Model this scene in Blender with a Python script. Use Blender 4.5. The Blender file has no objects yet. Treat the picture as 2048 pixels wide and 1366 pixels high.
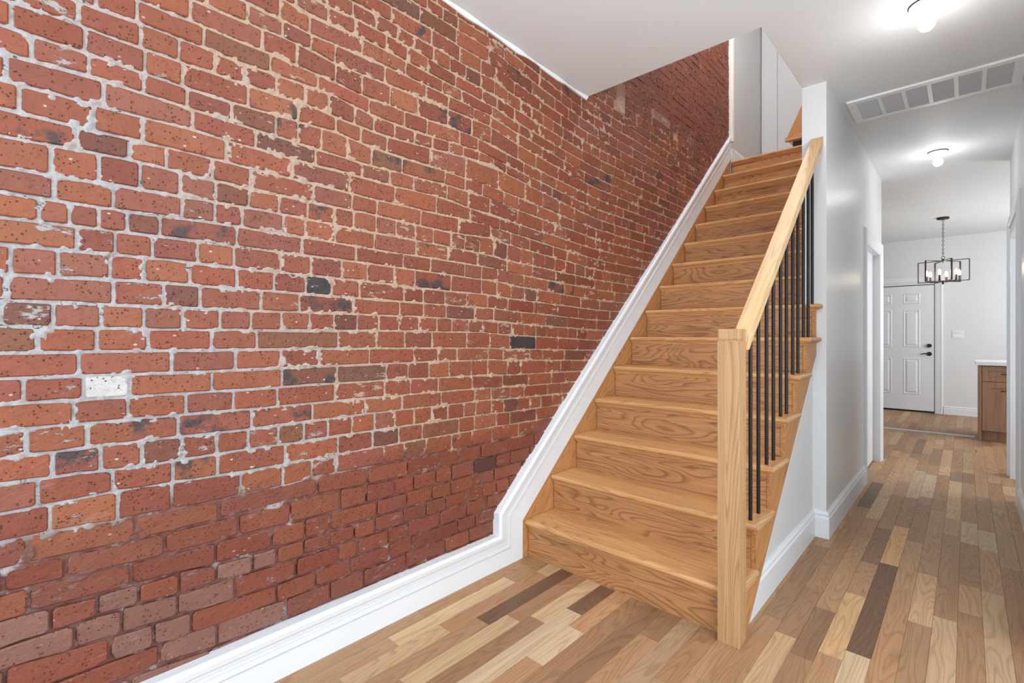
import bpy, bmesh, math, random
import numpy as np
from mathutils import Vector
random.seed(7)
RNG = np.random.default_rng(11)
SC = bpy.context.scene
COL = SC.collection

# ------------------------------------------------------------------ camera, world, lights, exposure
cam = bpy.data.cameras.new('camera')
cam.sensor_width = 36.0
cam.lens = 973.8 / 2048 * 36.0
cam.shift_y = -11.43 / 2048
cam.clip_start = 0.02
CAM = bpy.data.objects.new('camera', cam)
COL.objects.link(CAM)
CAM.location = (1.8067, -1.581, 1.2091)
CAM.rotation_euler = (math.pi / 2, 0, 0.7513)
SC.camera = CAM

W = bpy.data.worlds.new('world')
SC.world = W
W.use_nodes = True
W.node_tree.nodes['Background'].inputs[0].default_value = (0.75, 0.85, 1.0, 1)
W.node_tree.nodes['Background'].inputs[1].default_value = 1.0

SC.view_settings.view_transform = 'Standard'
SC.view_settings.look = 'None'
SC.view_settings.gamma = 1.0
SC.view_settings.use_curve_mapping = False
SC.view_settings.exposure = 0.95

def area_light(name, loc, rot, sx, sy, power, col):
    l = bpy.data.lights.new(name, 'AREA')
    l.shape = 'RECTANGLE'; l.size = sx; l.size_y = sy
    l.energy = power; l.color = col
    o = bpy.data.objects.new(name, l); COL.objects.link(o)
    o.location = loc; o.rotation_euler = rot
    return o
# daylight through the glazed front entrance behind the camera (cool); the other area lights are added fill
area_light('daylight_front', (1.0, -3.34, 1.35), (math.pi / 2, 0, 0), 1.5, 2.1, 24, (0.72, 0.88, 1.0))
area_light('side_fill', (3.08, -0.9, 1.45), (math.pi / 2, 0, math.pi / 2), 2.6, 2.0, 36, (0.84, 0.95, 1.0))  # unseen light added from the right to brighten the under-stair wall
area_light('back_room_fill', (3.9, 6.4, 1.6), (math.pi / 2, 0, math.pi / 2), 2.0, 1.6, 34, (0.95, 0.98, 1.0))  # added light with no window seen, brightens the hall from the back room
area_light('right_doorway_fill', (2.95, 3.91, 1.25), (math.pi / 2, 0, math.pi / 2), .9, 1.9, 9, (0.97, 0.985, 1.0))  # added light behind the doorway, brightens the hall's left wall
BULB_HALL = 6.5      # emission strength of the bare bulbs
BULB_CANDLE = 34.0
# outside the frame: another bare bulb over the entrance, two more lights added as fill
def point_light(name, loc, power, r=0.04, col=(.90, 0.97, 1.0)):
    l = bpy.data.lights.new(name, 'POINT'); l.energy = power; l.shadow_soft_size = r; l.color = col
    o = bpy.data.objects.new(name, l); COL.objects.link(o); o.location = loc
    return o
point_light('entrance_light', (1.39, -0.25, 2.50), 8)
point_light('entrance_light', (1.0, -2.4, 2.60), 8)  # added fill behind the camera, no lamp seen there
point_light('upper_landing_fill', (0.75, 2.3, 4.9), 42, col=(.97, .985, 1.0))  # unseen light added to brighten the upper landing

# ------------------------------------------------------------------ helpers
def mesh_obj(name, verts, faces, mat, parent=None, kind=None, smooth=False, mats=None, midx=None):
    me = bpy.data.meshes.new(name)
    me.from_pydata([tuple(v) for v in verts], [], faces)
    if mats:
        for m in mats: me.materials.append(m)
        for p, i in zip(me.polygons, midx): p.material_index = i
    else:
        me.materials.append(mat)
    if smooth:
        me.polygons.foreach_set('use_smooth', [True] * len(me.polygons))
    me.update()
    o = bpy.data.objects.new(name, me)
    COL.objects.link(o)
    if parent: o.parent = parent
    if kind: o['kind'] = kind
    return o

class MB:
    def __init__(s): s.v = []; s.f = []
    def box(s, x0, x1, y0, y1, z0, z1):
        b = len(s.v)
        s.v += [(x0,y0,z0),(x1,y0,z0),(x1,y1,z0),(x0,y1,z0),(x0,y0,z1),(x1,y0,z1),(x1,y1,z1),(x0,y1,z1)]
        s.f += [[b+i for i in q] for q in ((0,3,2,1),(4,5,6,7),(0,1,5,4),(1,2,6,5),(2,3,7,6),(3,0,4,7))]
        return s
    def prism(s, poly, a, b, f):
        """poly of 2D points, extruded from a to b; f(u,v,w)->xyz"""
        n = len(poly); k = len(s.v)
        s.v += [f(u, v, a) for u, v in poly] + [f(u, v, b) for u, v in poly]
        s.f += [[k+i, k+(i+1) % n, k+n+(i+1) % n, k+n+i] for i in range(n)]
        s.f += [[k+i for i in range(n)][::-1], [k+n+i for i in range(n)]]
        return s
    def sweep(s, path, prof, f, closed_prof=True):
        """2D path with mitred corners; prof = [(d,h)], d offsets to the right of travel; f(u,v,h)->xyz"""
        P = [Vector(p) for p in path]; n = len(P); m = len(prof); k = len(s.v)
        for i in range(n):
            d0 = (P[i]-P[i-1]).normalized() if i > 0 else (P[1]-P[0]).normalized()
            d1 = (P[i+1]-P[i]).normalized() if i < n-1 else d0
            n0 = Vector((d0.y, -d0.x)); n1 = Vector((d1.y, -d1.x))
            mv = (n0+n1).normalized(); mv = mv / max(mv.dot(n0), .2)
            for d, h in prof:
                q = P[i] + mv*d
                s.v.append(f(q.x, q.y, h))
        for i in range(n-1):
            for j in range(m if closed_prof else m-1):
                a = k+i*m+j; b = k+i*m+(j+1) % m
                s.f.append([a, b, b+m, a+m])
        s.f.append([k+j for j in range(m)][::-1]); s.f.append([k+(n-1)*m+j for j in range(m)])
        return s
    def lathe(s, prof, c, axis='z', seg=20, M=None):
        k = len(s.v); m = len(prof)
        for i in range(seg):
            a = 2*math.pi*i/seg
            for r, h in prof:
                p = Vector((r*math.cos(a), r*math.sin(a), h))
                if axis == 'y': p = Vector((p.x, p.z, p.y))
                if axis == 'x': p = Vector((p.z, p.x, p.y))
                if M: p = M @ p
                s.v.append(tuple(p + Vector(c)))
        for i in range(seg):
            for j in range(m-1):
                a = k+i*m+j; b = k+((i+1) % seg)*m+j
                s.f.append([a, b, b+1, a+1])
        return s
    def tube(s, a, b, r, seg=8):
        a = Vector(a); b = Vector(b); d = (b-a).normalized()
        u = d.orthogonal().normalized(); w = d.cross(u); k = len(s.v)
        for p in (a, b):
            for i in range(seg):
                t = 2*math.pi*i/seg
                s.v.append(tuple(p+u*r*math.cos(t)+w*r*math.sin(t)))
        s.f += [[k+i, k+(i+1) % seg, k+seg+(i+1) % seg, k+seg+i] for i in range(seg)]
        s.f += [[k+i for i in range(seg)][::-1], [k+seg+i for i in range(seg)]]
        return s
    def build(s, name, mat, parent=None, kind=None, smooth=False, bevel=0):
        o = mesh_obj(name, s.v, s.f, mat, parent, kind)
        bm = bmesh.new(); bm.from_mesh(o.data)
        bmesh.ops.recalc_face_normals(bm, faces=bm.faces)
        if bevel:
            es = [e for e in bm.edges if len(e.link_faces) == 2 and e.calc_face_angle(0) > .6]
            bmesh.ops.bevel(bm, geom=es, offset=bevel, segments=2, affect='EDGES', profile=.6)
        if smooth:
            for f in bm.faces: f.smooth = True
            for e in bm.edges:
                if len(e.link_faces) == 2 and e.calc_face_angle(0) > .7: e.smooth = False
        bm.to_mesh(o.data); bm.free()
        return o

def thing(name, label, cat, loc=(0,0,0), group=None):
    o = bpy.data.objects.new(name, None); COL.objects.link(o)
    o.location = loc; o.empty_display_size = .05
    o['label'] = label; o['category'] = cat
    if group: o['group'] = group
    return o
def rebase(root, loc):
    """put the Empty at the thing's base, children keep their place"""
    root.location = loc
    inv = Vector(loc)
    for c in list(root.children):
        c.location = c.location - inv
def tag(o, label, cat, group=None):
    o['label'] = label; o['category'] = cat
    if group: o['group'] = group
    return o

# ------------------------------------------------------------------ materials
def lin(c):
    return tuple(((x/255)/12.92 if x/255 <= .04045 else ((x/255+.055)/1.055)**2.4) for x in c)
def srgb(r, g, b, k=1.0):
    return tuple(min(x*k, .92) for x in lin((r, g, b))) + (1,)
class NT:
    def __init__(s, name):
        s.m = bpy.data.materials.new(name); s.m.use_nodes = True
        s.t = s.m.node_tree; s.b = s.t.nodes['Principled BSDF']
    def n(s, ty, ins=None, **kw):
        nd = s.t.nodes.new(ty)
        for a, b in kw.items(): setattr(nd, a, b)
        for k, v in (ins or {}).items(): s.put(nd.inputs[k], v)
        return nd
    def put(s, sock, v):
        if isinstance(v, bpy.types.NodeSocket): s.t.links.new(v, sock)
        elif isinstance(v, bpy.types.Node): s.t.links.new(v.outputs[0], sock)
        else:
            try: sock.default_value = v
            except Exception: sock.default_value = v[:3]
    def math(s, op, a, b=0.0, c=0.0, clamp=False):
        nd = s.n('ShaderNodeMath', {0: a, 1: b, 2: c}, operation=op, use_clamp=clamp); return nd.outputs[0]
    def mix(s, fac, a, b, mode='MIX'):
        nd = s.t.nodes.new('ShaderNodeMix'); nd.data_type = 'RGBA'; nd.blend_type = mode
        s.put(nd.inputs[0], fac); s.put(nd.inputs[6], a); s.put(nd.inputs[7], b)
        return nd.outputs[2]
    def ramp(s, fac, stops, interp='LINEAR'):
        nd = s.n('ShaderNodeValToRGB', {0: fac}); cr = nd.color_ramp; cr.interpolation = interp
        while len(cr.elements) < len(stops): cr.elements.new(.5)
        for e, (p, c) in zip(cr.elements, stops):
            e.position = p; e.color = c if len(c) == 4 else tuple(c)+(1,)
        return nd.outputs[0]
    def step(s, x, lo, hi):
        nd = s.n('ShaderNodeMapRange', {0: x, 1: lo, 2: hi}); nd.clamp = True; nd.interpolation_type = 'SMOOTHSTEP'
        return nd.outputs[0]
    def noise(s, vec, scale, detail=3, rough=.55, dist=0.0):
        nd = s.n('ShaderNodeTexNoise', {'Vector': vec, 'Scale': scale, 'Detail': detail, 'Roughness': rough, 'Distortion': dist})
        return nd.outputs[0]
    def pos(s): return s.n('ShaderNodeNewGeometry').outputs['Position']
    def vmath(s, op, a, b): return s.n('ShaderNodeVectorMath', {0: a, 1: b}, operation=op).outputs[0]
    def bump(s, h, strength, dist):
        nd = s.n('ShaderNodeBump', {'Strength': strength, 'Distance': dist, 'Height': h})
        s.put(s.b.inputs['Normal'], nd.outputs[0])

def paint(name, col, rough, bump=.0, spec=.5):
    t = NT(name); p = t.pos()
    n = t.noise(p, 1.7, 2)
    c = t.mix(t.math('MULTIPLY', n, .08), col, tuple(x*.86 for x in col[:3])+(1,))
    t.put(t.b.inputs['Base Color'], c); t.b.inputs['Roughness'].default_value = rough
    t.b.inputs['Specular IOR Level'].default_value = spec
    if bump:
        t.bump(t.noise(p, 55, 3), bump, .002)
    return t.m
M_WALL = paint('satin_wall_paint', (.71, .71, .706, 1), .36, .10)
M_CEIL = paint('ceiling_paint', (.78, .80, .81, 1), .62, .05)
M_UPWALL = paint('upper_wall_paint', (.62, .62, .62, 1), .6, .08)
M_TRIM = paint('white_trim_paint', (.76, .775, .79, 1), .34)
M_DOOR = paint('white_door_paint', (.74, .75, .765, 1), .4)
M_CAULK = paint('cream_trim_paint', (.84, .80, .72, 1), .55)
M_VENT = paint('vent_enamel', (.86, .86, .87, 1), .4)
M_LOUV = paint('louvre_enamel', (.60, .60, .61, 1), .5)
M_PORC = paint('porcelain', (.82, .83, .84, 1), .25)
M_COUNTER = paint('white_quartz', (.82, .84, .87, 1), .25)

def metal(name, col, rough, metallic=1.0):
    t = NT(name); n = t.noise(t.pos(), 60, 2)
    t.put(t.b.inputs['Base Color'], t.mix(t.math('MULTIPLY', n, .3), col, tuple(x*.6 for x in col[:3])+(1,)))
    t.b.inputs['Roughness'].default_value = rough; t.b.inputs['Metallic'].default_value = metallic
    return t.m
M_BLACK = metal('satin_black_metal', (.012, .012, .013, 1), .42, .3)
M_BRONZE = metal('dark_bronze', (.05, .035, .028, 1), .4, .6)
M_NICKEL = metal('brushed_nickel', (.45, .43, .40, 1), .35)
M_DARK = metal('dark_gap', (.01, .01, .01, 1), .8, 0)

def emit(name, col, strength):
    t = NT(name); t.put(t.b.inputs['Base Color'], (1, 1, 1, 1))
    fr = t.n('ShaderNodeLayerWeight', {0: .3}).outputs['Facing']
    t.put(t.b.inputs['Emission Color'], col)
    t.b.inputs['Emission Strength'].default_value = strength
    return t.m
M_BULB = emit('lit_bulb_glass', (1, .985, .965, 1), BULB_HALL)
M_CANDLE = emit('lit_candle_bulb', (1, .90, .76, 1), BULB_CANDLE)

def oak(name, axis, light, dark, rough=.42, grain=1.0, tinted=False, rings=9.0, along=.9):
    """oak: growth-ring contours stretched along the board's axis, fine pores, boards offset from each other"""
    t = NT(name)
    if tinted:
        at = t.n('ShaderNodeAttribute', attribute_name='rnd')
        off = t.n('ShaderNodeVectorMath', {0: at.outputs['Color'], 1: (37., 53., 71.)}, operation='MULTIPLY').outputs[0]
        base = t.pos()
    else:
        oi = t.n('ShaderNodeObjectInfo')
        off = t.n('ShaderNodeVectorMath', {0: (37., 53., 71.)}, operation='SCALE'); t.put(off.inputs['Scale'], oi.outputs['Random']); off = off.outputs[0]
        base = t.pos()
    across = 15.
    if axis == 'x': sc = (along, across, across)
    elif axis == 'y': sc = (across, along, across)
    elif axis == 'z': sc = (across, across, along)
    if axis == 'slope':
        rt = t.n('ShaderNodeVectorRotate', {'Vector': base, 'Angle': -math.atan(.879)}, rotation_type='X_AXIS')
        base = rt.outputs[0]; sc = (across, along, across)
    v = t.vmath('ADD', t.vmath('MULTIPLY', base, sc), off)
    low = t.noise(v, .62, 1.5, .45, .35)
    ring = t.math('FRACT', t.math('MULTIPLY', low, rings*2.5*grain))
    ring = t.ramp(ring, [(0, (0, 0, 0)), (.5, (.16,)*3), (.84, (1, 1, 1)), (1, (0, 0, 0))])
    vs = t.vmath('MULTIPLY', v, tuple({'x': (.5, 5, 5), 'y': (5, .5, 5), 'slope': (5, .5, 5), 'z': (5, 5, .5)}[axis]))
    pores = t.noise(vs, 5.0, 4, .65)
    streak = t.noise(t.vmath('MULTIPLY', v, tuple({'x': (.25, 1, 1), 'y': (1, .25, 1), 'slope': (1, .25, 1), 'z': (1, 1, .25)}[axis])), 2.6, 4, .6)
    f = t.math('ADD', t.math('MULTIPLY', ring, .55), t.math('MULTIPLY', t.step(pores, .42, .72), .38))
    f = t.math('ADD', f, t.math('MULTIPLY', t.math('SUBTRACT', streak, .5), .7), clamp=True)
    if tinted:
        tint = t.n('ShaderNodeAttribute', attribute_name='tint').outputs['Color']
        L = t.mix(1.0, tint, (1.10, 1.08, 1.05, 1), 'MULTIPLY')
        D = t.mix(1.0, tint, (.66, .59, .52, 1), 'MULTIPLY')
        c = t.mix(f, L, D)
        # knots
        kn = t.n('ShaderNodeTexVoronoi', {'Vector': t.vmath('MULTIPLY', v, (.42, .42, .42) ), 'Scale': 1.0})
        kd = t.math('ADD', kn.outputs['Distance'], t.math('MULTIPLY', low, .10))
        km = t.step(kd, .135, .075)
        c = t.mix(t.math('MULTIPLY', km, .75), c, (.07, .04, .025, 1))
    else:
        c = t.mix(f, light, dark)
    t.put(t.b.inputs['Base Color'], c)
    t.put(t.b.inputs['Roughness'], t.math('ADD', rough, t.math('MULTIPLY', pores, .12)))
    t.bump(t.math('SUBTRACT', t.math('MULTIPLY', pores, -.6), t.math('MULTIPLY', ring, .3)), .22, .0015)
    return t.m
K = 1.0
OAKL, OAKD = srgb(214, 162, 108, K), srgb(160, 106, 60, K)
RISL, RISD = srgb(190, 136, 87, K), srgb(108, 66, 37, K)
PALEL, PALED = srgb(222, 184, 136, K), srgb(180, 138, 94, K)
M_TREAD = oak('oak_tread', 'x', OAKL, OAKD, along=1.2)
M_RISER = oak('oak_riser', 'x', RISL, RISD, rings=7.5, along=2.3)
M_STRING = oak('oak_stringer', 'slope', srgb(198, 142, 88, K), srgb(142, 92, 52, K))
M_NEWEL = oak('oak_newel', 'z', srgb(192, 152, 106, K), srgb(134, 94, 58, K), rings=10)
M_RAIL = oak('oak_handrail', 'slope', PALEL, PALED)
M_RETURN = oak('oak_return', 'y', srgb(200, 158, 112, K), srgb(158, 112, 72, K))
M_PLANK = oak('oak_floor_planks', 'y', OAKL, OAKD, rough=.46, tinted=True, rings=8, along=1.6)
M_CAB = oak('stained_cabinet_wood', 'z', srgb(158, 122, 94, 1.1), srgb(128, 94, 70, 1.1), grain=.35)
M_SUB = paint('subfloor', (.05, .035, .025, 1), .8)

def redwash_mask(t, sep):
    """where old red masonry paint covers the joints: the bottom courses and the patch up the stairwell"""
    z = sep.outputs['Z']; y = sep.outputs['Y']
    n = t.noise(t.pos(), 4.0, 4, .6)
    nz = t.math('ADD', z, t.math('MULTIPLY', t.math('SUBTRACT', n, .5), .34))
    low = t.step(nz, .72, .64)
    hy = t.step(t.math('SUBTRACT', nz, t.math('MULTIPLY', t.step(y, 1.4, 3.2), .05)), 2.80, 2.90)
    return t.math('MAXIMUM', low, hy)

def brick_material():
    t = NT('old_brick'); p = t.pos(); sep = t.n('ShaderNodeSeparateXYZ', {0: p})
    tint = t.n('ShaderNodeAttribute', attribute_name='tint').outputs['Color']
    rnd = t.n('ShaderNodeAttribute', attribute_name='rnd'); rs = t.n('ShaderNodeSeparateColor', {0: rnd.outputs['Color']})
    burn = rs.outputs[1]; r1 = rs.outputs[0]; wear = rs.outputs[2]
    off = t.n('ShaderNodeVectorMath', {0: rnd.outputs['Color'], 1: (9., 5., 7.)}, operation='MULTIPLY').outputs[0]
    pv = t.vmath('ADD', p, off)
    n1 = t.noise(pv, 14, 4, .6); n2 = t.noise(pv, 60, 4, .7); n3 = t.noise(pv, 170, 3, .7)
    c = t.mix(t.math('MULTIPLY', n1, .75), t.mix(1.0, tint, (1.16, 1.14, 1.12, 1), 'MULTIPLY'), t.mix(1.0, tint, (.70, .62, .60, 1), 'MULTIPLY'))
    c = t.mix(t.step(n2, .50, .80), c, t.mix(1.0, tint, (.70, .62, .62, 1), 'MULTIPLY'))
    # diagonal wire-cut drag marks
    rt = t.n('ShaderNodeVectorRotate', {'Vector': pv, 'Angle': -.5}, rotation_type='X_AXIS')
    dr = t.noise(t.vmath('MULTIPLY', rt.outputs[0], (20, 8, 90)), 1.0, 3, .6)
    c = t.mix(t.math('MULTIPLY', t.step(dr, .58, .8), .35), c, t.mix(1.0, tint, (.55, .45, .45, 1), 'MULTIPLY'))
    # burnt headers
    bn = t.noise(pv, 11, 3, .6)
    bm_ = t.step(t.math('ADD', bn, t.math('MULTIPLY', burn, .62)), .80, .92)
    c = t.mix(t.math('MULTIPLY', bm_, .86), c, (.035, .030, .033, 1))
    # dark pits and pale lime specks
    pit = t.n('ShaderNodeTexVoronoi', {'Vector': pv, 'Scale': 95.0}); pw = t.noise(pv, 30, 2)
    pits = t.math('MULTIPLY', t.step(pit.outputs['Distance'], .27, .17), t.step(pw, .44, .56))
    c = t.mix(t.math('MULTIPLY', pits, .85), c, (.03, .018, .015, 1))
    # lime wash smears left on the faces
    sm = t.noise(t.vmath('MULTIPLY', pv, (1, .55, 1.5)), 26, 5, .72)
    lw = t.math('ADD', t.math('MULTIPLY', wear, .16), .0)
    limes = t.step(t.math('ADD', sm, lw), .70, .76)
    mc = mortar_colour(t, sep)
    redm = redwash_mask(t, sep)
    c = t.mix(t.math('MULTIPLY', t.math('MULTIPLY', limes, .8), t.math('SUBTRACT', 1.0, t.math('MULTIPLY', redm, .6))), c, mc)
    speck = t.n('ShaderNodeTexVoronoi', {'Vector': t.vmath('MULTIPLY', pv, (1, .6, 1)), 'Scale': 48.0})
    spm = t.math('MULTIPLY', t.step(speck.outputs['Distance'], .17, .10), t.step(t.noise(pv, 19, 2), .55, .62))
    c = t.mix(t.math('MULTIPLY', spm, .8), c, (.55, .46, .40, 1))
    # red masonry paint over the lower courses evens the colour out
    c = t.mix(t.math('MULTIPLY', redm, .42), c, t.mix(n1, (.190, .046, .026, 1), (.110, .030, .020, 1)))
    # rubbed, chalky patches where that paint has worn
    rub = t.math('MULTIPLY', t.step(t.noise(t.vmath('MULTIPLY', p, (1, .7, 1.5)), 13, 5, .75), .60, .74), t.step(sep.outputs['Z'], .95, .70))
    c = t.mix(t.math('MULTIPLY', rub, .55), c, (.34, .19, .145, 1))
    fl = t.noise(t.vmath('MULTIPLY', pv, (1, .8, 1.4)), 240, 4, .8)
    c = t.mix(t.math('MULTIPLY', t.step(fl, .60, .72), .20), c, (.42, .19, .12, 1))
    c = t.mix(t.math('MULTIPLY', t.step(fl, .40, .28), .45), c, (.07, .030, .022, 1))
    t.put(t.b.inputs['Base Color'], c)
    t.put(t.b.inputs['Roughness'], t.math('ADD', .44, t.math('MULTIPLY', n2, .30)))
    t.b.inputs['Specular IOR Level'].default_value = .38
    h = t.math('ADD', t.math('MULTIPLY', n2, .5), t.math('MULTIPLY', n3, .25))
    h = t.math('SUBTRACT', h, t.math('MULTIPLY', pits, .9))
    h = t.math('ADD', h, t.math('MULTIPLY', dr, .5))
    h = t.math('ADD', h, t.math('MULTIPLY', n1, 1.6))
    h = t.math('ADD', h, t.math('MULTIPLY', limes, .5))
    t.bump(h, .75, .004)
    return t.m

def mortar_colour(t, sep):
    n = t.noise(t.pos(), 9, 4, .65); g = t.noise(t.pos(), 130, 3, .7)
    white = t.mix(g, (.48, .465, .47, 1), (.24, .22, .215, 1))
    cream = t.mix(g, (.54, .375, .265, 1), (.31, .19, .125, 1))
    y = sep.outputs['Y']; z = sep.outputs['Z']
    # pale lime at the near end and low down, pinker sandy pointing beyond
    w = t.math('ADD', t.math('MULTIPLY', y, 1.1), t.math('MULTIPLY', t.math('SUBTRACT', n, .5), 1.3))
    w = t.math('ADD', w, t.math('MULTIPLY', t.math('SUBTRACT', z, 1.2), .55))
    return t.mix(t.step(w, -1.5, -.35), white, cream)

def mortar_material():
    t = NT('old_mortar'); p = t.pos(); sep = t.n('ShaderNodeSeparateXYZ', {0: p})
    c = mortar_colour(t, sep)
    n1 = t.noise(p, 22, 4, .65); g = t.noise(p, 210, 3, .7); n4 = t.noise(p, 70, 4, .7)
    c = t.mix(t.math('MULTIPLY', t.step(n4, .60, .78), .55), c, (.22, .17, .14, 1))
    # brick dust and old red paint on the joints
    c = t.mix(t.math('MULTIPLY', t.step(n1, .54, .74), .45), c, (.36, .16, .105, 1))
    # dark open cracks
    ck = t.noise(t.vmath('MULTIPLY', p, (1, .6, 1.3)), 16, 3, .6)
    crack = t.step(t.math('ABSOLUTE', t.math('SUBTRACT', ck, .36)), .010, .002)
    c = t.mix(t.math('MULTIPLY', crack, .85), c, (.03, .02, .02, 1))
    redm = redwash_mask(t, sep)
    keep = t.step(t.noise(p, 7.5, 4, .7), .56, .66)
    rm = t.math('MULTIPLY', redm, t.math('SUBTRACT', 1.0, t.math('MULTIPLY', keep, .75)))
    z = sep.outputs['Z']
    redc = t.mix(n1, (.190, .050, .030, 1), (.10, .032, .022, 1))
    redc = t.mix(t.step(z, 2.5, 2.8), redc, (.27, .125, .088, 1))
    c = t.mix(t.math('MULTIPLY', rm, .92), c, redc)
    t.put(t.b.inputs['Base Color'], c); t.b.inputs['Roughness'].default_value = .85
    t.bump(t.math('ADD', t.math('MULTIPLY', g, .5), n4), .8, .003)
    return t.m
M_BRICK = brick_material()
M_MORTAR = mortar_material()

# ------------------------------------------------------------------ main dimensions (metres)
H = 2.732          # hall ceiling
UP = 3.0           # upper floor
XC = 1.065         # stair side of the hall partition
XH = 1.1935        # hall side of it
XA = 1.1224        # drywall under the open stair
XR = 2.081         # right wall
YF = 1.829         # front end of the partition
YO = 1.014         # front edge of the stairwell opening
YE = 4.40          # hall partition ends, back room begins
YB = 8.46          # back wall
RISE, RUN, Y0 = .2, .2275, .4123   # stair: nosing k at Y0+k*RUN, Z=(k+1)*RISE
SL = RISE/RUN
XS = .042
YLEFT_END = 3.585  # end of the exposed brick
def wx(Y, z):
    return .012*np.minimum(z, 2.3) + .045*np.clip((.9-Y)/1.0, 0, 1)*np.clip((z-1.5)/1.2, 0, 1)

# ------------------------------------------------------------------ the setting
def struct(mb, name, mat, bevel=0): return mb.build(name, mat, kind='structure', bevel=bevel)
struct(MB().box(-.05, XR, -3.5, YO, H, UP).box(XR, 3.2, -3.5, 4.5, H, UP).box(XC, XR, YO, YE+.05, H, UP-.02)
       .box(-1.6, 4.0, YE+.05, YB, H, UP-.02).box(-1.6, XC, 3.9, YE+.05, H, UP-.02), 'ceiling', M_CEIL)
struct(MB().box(XR, XR+.13, 1.0, 3.50, 0, H).box(XR+.001, XR+.129, -3.38, 1.0, 2.5, H).box(XR+.13, 3.2, 1.003, 1.12, 0, H).box(XR, XR+.13, 3.50, 4.32, 2.05, H).box(XR, XR+.13, 4.32, 4.46, 0, H)
       .box(XR+.13, 4.0, 4.33, 4.46, 0, H).box(3.0, 3.12, 1.1, 4.4, 0, H), 'wall_right', M_WALL)
struct(MB().box(XC, XH, YF, 3.37, 0, H+.001).box(XC, XH, 3.37, 4.25, 2.0, H+.001).box(XC, XH, 4.25, YE, 0, H+.001)
       .box(XC, XH, YF, 5.5, UP-.26, 5.3).box(-1.6, XC, YE-.12, YE, 0, H), 'wall_center', M_WALL)
o = MB().prism([(.58, 0), (YF+.05, 0), (YF+.05, 1.20), (.60, .03)], XA-.05, XA, lambda u, v, w: (w, u, v))
struct(o, 'wall_under_stair', M_WALL)
struct(MB().box(-1.6, 4.0, YB, YB+.12, 0, H), 'wall_back', M_WALL)
struct(MB().box(3.98, 4.1, 4.4, 5.3, 0, H).box(3.98, 4.1, 7.5, YB, 0, H).box(3.98, 4.1, 5.3, 7.5, 0, .8).box(3.98, 4.1, 5.3, 7.5, 2.4, H)
       .box(-1.72, -1.6, YE-.1, YB, 0, H).box(3.12, 3.24, -3.5, -2.3, 0, H).box(3.12, 3.24, .5, 1.1, 0, H).box(3.12, 3.24, -2.3, .5, 0, .4).box(3.12, 3.24, -2.3, .5, 2.5, H), 'wall_side', M_WALL)
struct(MB().box(-.1, .2, -3.5, -3.38, 0, H).box(1.8, 3.2, -3.5, -3.38, 0, H).box(.2, 1.8, -3.5, -3.38, 2.45, H)
       .box(.2, 1.8, -3.5, -3.38, 0, .25), 'wall_front', M_WALL)
# upper landing walls
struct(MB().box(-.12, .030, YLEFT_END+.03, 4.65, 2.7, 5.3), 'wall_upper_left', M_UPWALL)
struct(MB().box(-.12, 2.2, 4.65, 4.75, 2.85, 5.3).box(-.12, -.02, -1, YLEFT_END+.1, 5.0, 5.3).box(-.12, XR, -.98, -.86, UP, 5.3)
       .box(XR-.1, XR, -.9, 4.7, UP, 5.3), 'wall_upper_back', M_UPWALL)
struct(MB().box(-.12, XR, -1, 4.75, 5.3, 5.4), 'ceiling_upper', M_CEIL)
struct(MB().box(.044, .204, 4.615, 4.66, UP, 5.3), 'trim_1', M_UPWALL)
struct(MB().box(.0, .068, YLEFT_END-.012, YLEFT_END+.03, 3.19, 5.3), 'trim_2', M_CAULK, .004)
MB_ = MB().box(-.02, XC, Y0+14*RUN+.03, 4.65, 2.96, UP-.001)
struct(MB_, 'floor_upper', M_TREAD)

# caulked edge where the ceiling meets the brick
pts = np.linspace(-3.4, YO, 60)
mb = MB(); k0 = []
for i, y in enumerate(pts):
    w = .010 + .006*math.sin(i*1.3) + .005*random.random()
    x0 = float(wx(y, H))+.005
    mb.v += [(x0-.03, y, H-w), (x0+.004, y, H-w), (x0+.004+w*.7, y, H-.0015), (x0-.03, y, H)]
for i in range(len(pts)-1):
    b = i*4
    mb.f += [[b, b+1, b+5, b+4], [b+1, b+2, b+6, b+5], [b+2, b+3, b+7, b+6]]
struct(mb, 'trim_3', M_CEIL)

# brick-wall skirting that climbs with the stairs (one mitred board)
SKIRT = [(0, .0), (0, .046), (.004, .055), (.012, .058), (.030, .055), (.036, .051), (.045, .050), (.047, .046), (.062, .046),
         (.065, .039), (.069, .046), (.084, .046), (.090, .041), (.094, .040), (.190, .040), (.190, .0)]
OUT = [(-3.4, .177), (.206, .177), (.206, .290), (YLEFT_END, .290+SL*(YLEFT_END-.206))]
struct(MB().sweep(OUT, SKIRT, lambda u, v, h: (h, u, v)), 'baseboard_left', M_TRIM)

# other skirtings: profile (offset from wall, height)
def skirt(path, name, h=.158):
    prof = [(0, 0), (.017, 0), (.017, h-.040), (.014, h-.034), (.0105, h-.030), (.013, h-.024), (.0145, h-.016), (.011, h-.010), (.006, h-.004), (.005, h), (0, h)]
    return struct(MB().sweep(path, prof, lambda u, v, z: (u, v, z)), name, M_TRIM)
skirt([(XA, .52), (XA, YF), (XH, YF), (XH, 3.275)], 'baseboard_center')
skirt([(XR, 3.395), (XR, 1.0)], 'baseboard_right')
skirt([(1.545, YB), (4.0, YB)], 'baseboard_back', .13)

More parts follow.
